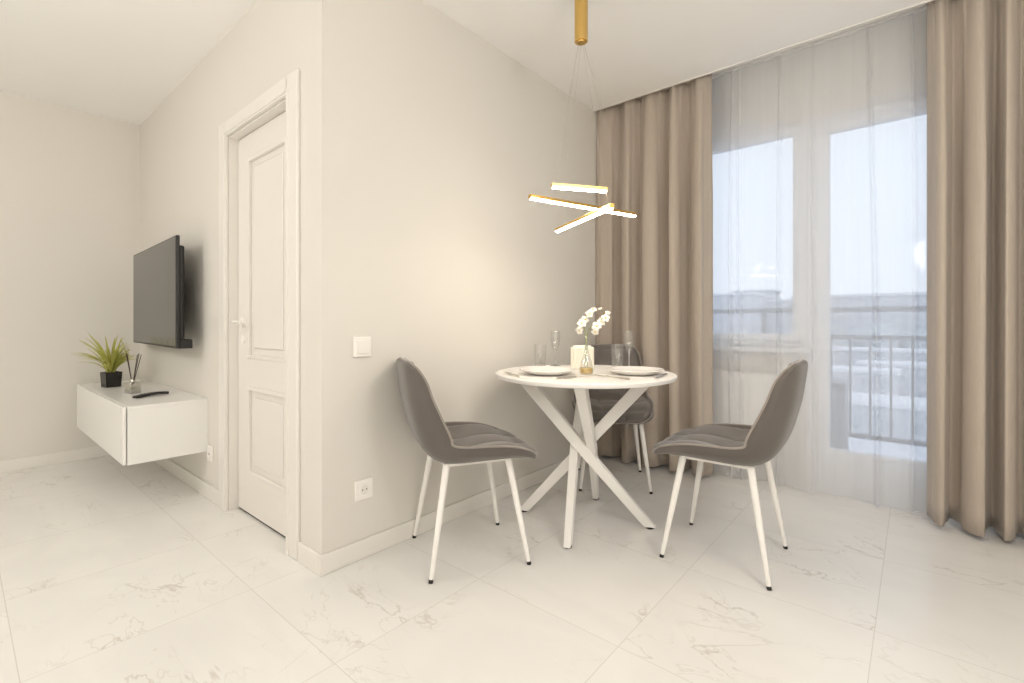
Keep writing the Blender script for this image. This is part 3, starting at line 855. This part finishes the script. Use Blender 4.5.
for k in range(66):
    az = k * 2.39996; q = (k + .5) / 66
    ln = rnd.uniform(.18, .33); spread = (.08 + .80 * q) * rnd.uniform(.75, 1.15)
    base = Vector((rnd.uniform(-.016, .016), rnd.uniform(-.016, .016), .088))
    d = Vector((math.cos(az), math.sin(az), 0)); s = Vector((-d.y, d.x, 0))
    P = []
    th = .10 + spread * .55; p = base.copy(); nseg = 9
    for i in range(nseg + 1):
        f = i / nseg
        wd = .0085 * (1 - f) ** .6 * (.55 + 1.2 * min(1, f * 3) * .45) + .0003
        tdir = d * math.sin(th) + Vector((0, 0, math.cos(th))); nn = tdir.cross(s)
        P.append([p - s * wd - nn * wd * .25, p + nn * wd * .25, p + s * wd - nn * wd * .25])
        if Matrix.Rotation(.2, 3, 'Z').row[1].dot(p) > .19 or (p.z > .2 and Matrix.Rotation(.2, 3, 'Z').row[0].dot(p) > -.13 and Matrix.Rotation(.2, 3, 'Z').row[1].dot(p) > .075): p = p - Matrix.Rotation(.2, 3, 'Z').row[1] * (ln / nseg)
        p = p + tdir * (ln / nseg); th += (.05 + spread * .13)
    bm_grid(bm, P, [[v + Vector((0, 0, -.0006)) for v in row] for row in P])
obj('foliage', bm, M['leaf'], pp, smooth=True)

rd = thing('reed_diffuser', 'square glass reed diffuser with dark sticks on cabinet', 'diffuser', (-3.67, .715, CT), .25)
bm = bmesh.new(); bm_box(bm, -.037, .037, -.03, .03, 0, .066, .006, 3); obj('bottle', bm, M['glasssolid'], rd, angle=40)
bm = bmesh.new(); bm_box(bm, -.032, .032, -.025, .025, .005, .052, .004, 2); obj('liquid', bm, M['amberg'], rd)
bm = bmesh.new(); bm_lathe(bm, [(.012, .066), (.0135, .067), (.0135, .082), (.012, .084), (.009, .084), (.009, .066)], 20); obj('neck', bm, M['steel'], rd, angle=40)
for k, (dx, dy) in enumerate(((-.085, .01), (-.035, -.02), (.015, .02), (.075, .0), (.06, .02))):
    bm = bmesh.new(); bm_tube(bm, [(-dx * .12, -dy * .12, .015), (dx * .95, dy * .95, .235 + .01 * (k % 2))], .0021, 7); obj('reed', bm, M['reed'], rd, smooth=True)

rm = thing('remote_control', 'slim black remote control lying on cabinet top', 'remote control', (-3.428, .755, CT), math.atan2(.15, -.054) - PI / 2)
bm = bmesh.new()
prof = [(-.09, .004), (-.075, .006), (-.03, .012), (.02, .014), (.06, .012), (.09, .009)]
P, Q = [], []
for (y, z) in spline(prof, 20):
    e = min(1, (.0925 - abs(y)) / .012) ** .5
    P.append([Vector((g * .021 * (.75 + .25 * e), y, z + .008 * (1 - .25 * abs(g) ** 3))) for g in (-1, -.8, -.4, 0, .4, .8, 1)])
    Q.append([Vector((g * .019 * (.75 + .25 * e), y, max(0, z - .007))) for g in (-1, -.8, -.4, 0, .4, .8, 1)])
bm_grid(bm, P, Q); obj('body', bm, M['black'], rm, angle=50)
bm = bmesh.new()
for i in range(6):
    for j in range(3):
        bmesh.ops.create_uvsphere(bm, u_segments=8, v_segments=5, radius=.0038, matrix=Matrix.Translation((-.011 + .011 * j, -.05 + .02 * i, .0205 - abs(-.01 + .02 * i - .0) * .035)) @ Matrix.Diagonal((1, 1, .4, 1)))
obj('buttons', bm, M['rail'], rm, smooth=True)

# ------------------------------------------------------------------ switch and sockets
sw = thing('light_switch', 'white square light switch on the wall beside chair', 'light switch', (WX, 1.122, .895), PI / 2)
bm = bmesh.new(); bm_box(bm, -.043, .043, -.010, -.0002, -.043, .043, .004, 3); obj('plate', bm, M['plastic'], sw)
bm = bmesh.new(); bm_box(bm, -.027, .027, -.0145, -.008, -.028, .028, .002, 2); obj('rocker', bm, M['plastic'], sw)
def socket(loc, rz, lab):
    so = thing('wall_socket', lab, 'socket', loc, rz, 'white wall sockets')
    bm = bmesh.new()
    bm_box(bm, -.043, .043, -.009, -.0002, -.043, .043, .004, 3)
    obj('plate', bm, M['plastic'], so)
    bm = bmesh.new()
    m = Matrix.Translation((0, -.0095, 0)) @ Matrix.Rotation(PI / 2, 4, 'X')
    # ring around the well
    bm_lathe(bm, [(.0185, -.003), (.0225, -.003), (.0225, .002), (.0205, .003), (.0185, .002), (.0185, -.003)], 32); bmesh.ops.transform(bm, matrix=m, verts=bm.verts[:])
    obj('ring', bm, M['plastic'], so, angle=40)
    bm = bmesh.new(); bmesh.ops.create_cone(bm, cap_ends=True, segments=28, radius1=.0185, radius2=.0185, depth=.002, matrix=m); wl = obj('well', bm, M['trim'], so)
    bm = bmesh.new()
    for s in (-1, 1): bmesh.ops.create_cone(bm, cap_ends=True, segments=12, radius1=.0026, radius2=.0026, depth=.003, matrix=Matrix.Translation((s * .0095, -.0105, 0)) @ Matrix.Rotation(PI / 2, 4, 'X'))
    obj('contacts', bm, M['gap'], wl)
socket((WX, 1.130, .290), PI / 2, 'white wall socket low below the light switch')
socket((-3.035, DY, .255), 0, 'white wall socket low between cabinet and door')

# ------------------------------------------------------------------ balcony and city outside
bal = struct(box('balcony_slab', -2.2, 1.6, GY + .14, 4.62, -.17, -.03, M['slab']), 'grey concrete balcony floor outside the door', 'balcony')
rlg = thing('balcony_railing', 'grey metal balcony railing with thin upright bars outside', 'railing', (0, 4.5, -.03))
def rail(name, z0, z1, d=.02): box(name, -2.15, 1.55, -d, d, z0, z1, M['rail'], rlg, .003)
rail('handrail', 1.105, 1.145, .025); rail('middle_rail', .895, .93); rail('lower_rail', .14, .175)
k = 0
x = -2.105
X0 = -.3825
xs = [X0 + .1235 * i for i in range(-14, 16)]
for x in xs:
    bm = bmesh.new(); bm_box(bm, x - .008, x + .008, -.008, .008, .17, .90, .002); obj('baluster', bm, M['rail'], rlg)
for x in (-2.1, -.985, .13, 1.245):
    bm = bmesh.new(); bm_box(bm, x - .02, x + .02, -.02, .02, .0, 1.11, .003); obj('post', bm, M['rail'], rlg)
gb = thing('storage_box', 'grey box standing on the balcony against the railing', 'box', (-.60, 4.33, -.03))
bm = bmesh.new(); bm_box(bm, -.21, .21, -.13, .13, .0, .56, .01); obj('body', bm, M['greybox'], gb)
bm = bmesh.new(); bm_box(bm, -.22, .22, -.14, .14, .56, .59, .008); obj('lid', bm, M['greybox'], gb)

GZ = -14.
struct(box('ground', -320, 320, 8, 420, GZ - .5, GZ, M['snow']), 'pale snowy ground far below the balcony', 'ground')
struct(box('road', -300, 300, 92, 101, GZ, GZ + .03, M['road']), 'grey street crossing the snowy ground', 'road')
struct(box('road', -300, 300, 128, 133, GZ, GZ + .03, M['road']), 'grey far street beyond the snowy lot', 'road')
struct(box('parking', 10, 60, 62, 76, GZ, GZ + .03, M['road']), 'grey parking strip below the balcony', 'parking')
def building(x, y, w, d, h, mat, lab, rows, cols, rz=0.):
    b = thing('building', lab, 'building', (x, y, GZ), rz, 'far buildings beyond the balcony')
    bm = bmesh.new(); bm_box(bm, -w / 2, w / 2, -d / 2, d / 2, 0, h); obj('wall', bm, mat, b)
    bm = bmesh.new(); bm_box(bm, -w / 2 - .3, w / 2 + .3, -d / 2 - .3, d / 2 + .3, h, h + .6); obj('roof', bm, M['roof'], b)
def atd(u, y):
    q = F2 + R2 * ((u - 512) / FL); return q.x * y / q.y
building(atd(722, 150), 150, 20, 12, 22.7, M['bld2'], 'grey apartment block at far left behind the window', 7, 8)
building(atd(757, 186), 186, 12, 14, 25.6, M['bld1'], 'pale tallest apartment block in the middle of the window', 8, 9)
building(atd(788, 166), 166, 15, 12, 21.2, M['bld2'], 'grey lower block right of the tall pale one', 7, 6)
building(atd(812, 215), 215, 20, 14, 22., M['bld3'], 'dim block hidden behind the window post', 7, 7)
building(atd(856, 240), 240, 44, 14, 25.6, M['bld3'], 'dim long block on the skyline left in the door glass', 7, 12)
building(atd(905, 200), 200, 40, 14, 23.4, M['bld2'], 'grey long block on the skyline right in the door glass', 7, 14)
building(atd(850, 107), 107, 14, 8, 6., M['bld1'], 'low pale shed beside the far street', 1, 7)
building(atd(890, 145), 145, 26, 10, 8., M['bld2'], 'low grey hall beyond the far street', 2, 9)
building(atd(925, 119), 119, 20, 8, 6.5, M['bld1'], 'low pale hall at right beyond the street', 1, 9)
building(atd(868, 84), 82, 12, 8, 4., M['bld3'], 'small dim garage in front of the street', 1, 4)
building(atd(745, 127), 127, 36, 8, 9., M['bld1'], 'low wide pale hall in front of the apartment blocks', 2, 12)
rnd = random.Random(31)
for i in range(5):
    u = 838 + i * 21; y = 172 + (i % 2) * 9; r = 3.6 + .5 * (i % 3)
    t = thing('tree', 'bare grey tree on the hazy skyline in the door glass', 'tree', (atd(u, y), y, GZ), 0, 'far trees beyond the street')
    bm = bmesh.new(); bmesh.ops.create_icosphere(bm, subdivisions=3, radius=r, matrix=Matrix.Translation((0, 0, r * 1.9)) @ Matrix.Diagonal((1, 1, 1.25, 1)))
    for v in bm.verts: v.co += Vector((rnd.uniform(-.5, .5), rnd.uniform(-.5, .5), rnd.uniform(-.5, .5)))
    obj('crown', bm, M['woods'], t)
    bm = bmesh.new(); bm_tube(bm, [(0, 0, 0), (0, 0, r * 1.2)], [.35, .2], 8); obj('trunk', bm, M['woods'], t)

# ------------------------------------------------------------------ world, lamps, camera
wd = bpy.data.worlds.new('overcast_sky'); SC.world = wd; wd.use_nodes = True
nt = wd.node_tree; nt.nodes.clear()
out = N(nt, 'ShaderNodeOutputWorld'); bg = N(nt, 'ShaderNodeBackground')
tc = N(nt, 'ShaderNodeTexCoord'); sp = N(nt, 'ShaderNodeSeparateXYZ'); L(nt, tc.outputs['Generated'], sp.inputs[0])
mr = N(nt, 'ShaderNodeMapRange'); L(nt, sp.outputs[2], mr.inputs[0]); mr.inputs[1].default_value = 0; mr.inputs[2].default_value = .6
nz = N(nt, 'ShaderNodeTexNoise', i_Scale=2.5, i_Detail=4.); L(nt, tc.outputs['Generated'], nz.inputs['Vector'])
c = mixc(nt, mr.outputs[0], (.84, .91, 1.), (.78, .87, 1.))
c = mixc(nt, math_n(nt, 'MULTIPLY', nz.outputs['Fac'], .15), c, (.93, .95, 1.))
L(nt, c, bg.inputs[0]); bg.inputs[1].default_value = 1.30
L(nt, bg.outputs[0], out.inputs[0])

def room_lamp(name, x, y, z, rad, watts, col):
    l = bpy.data.lights.new(name, 'POINT'); l.shadow_soft_size = rad; l.energy = watts; l.color = col
    o = bpy.data.objects.new(name, l); COL.objects.link(o); o.location = (x, y, z); return o
WARM = (1., .97, .92)
room_lamp('living_room_globe_lamp', -2.5, -1.2, 1.95, .2, 36, WARM)
room_lamp('hall_globe_lamp', .2, -1.1, 1.85, .22, 39, WARM)
room_lamp('added_ceiling_fill', .65, 1.0, 1.85, .2, 30, WARM)  # unseen fill light added to brighten ceiling and dining side, no known fixture

cam = bpy.data.cameras.new('camera'); co = bpy.data.objects.new('camera', cam); COL.objects.link(co)
co.location = (0, 0, 1.0); co.rotation_euler = (PI / 2, 0, math.atan2(403, 474.6))
cam.sensor_width = 36.; cam.lens = 36. * 474.6 / 1024; cam.shift_y = -19.5 / 1024
cam.clip_start = .02; cam.clip_end = 1000
SC.camera = co

vs_ = SC.view_settings
SC.display_settings.display_device = 'sRGB'
vs_.view_transform = 'Standard'; vs_.look = 'None'; vs_.gamma = 1.; vs_.exposure = .08; vs_.use_curve_mapping = False
cy = SC.cycles
cy.use_denoising = True
cy.max_bounces = 14; cy.diffuse_bounces = 8; cy.glossy_bounces = 5; cy.transparent_max_bounces = 24; cy.transmission_bounces = 8
cy.sample_clamp_indirect = 6.; cy.caustics_reflective = False; cy.caustics_refractive = False
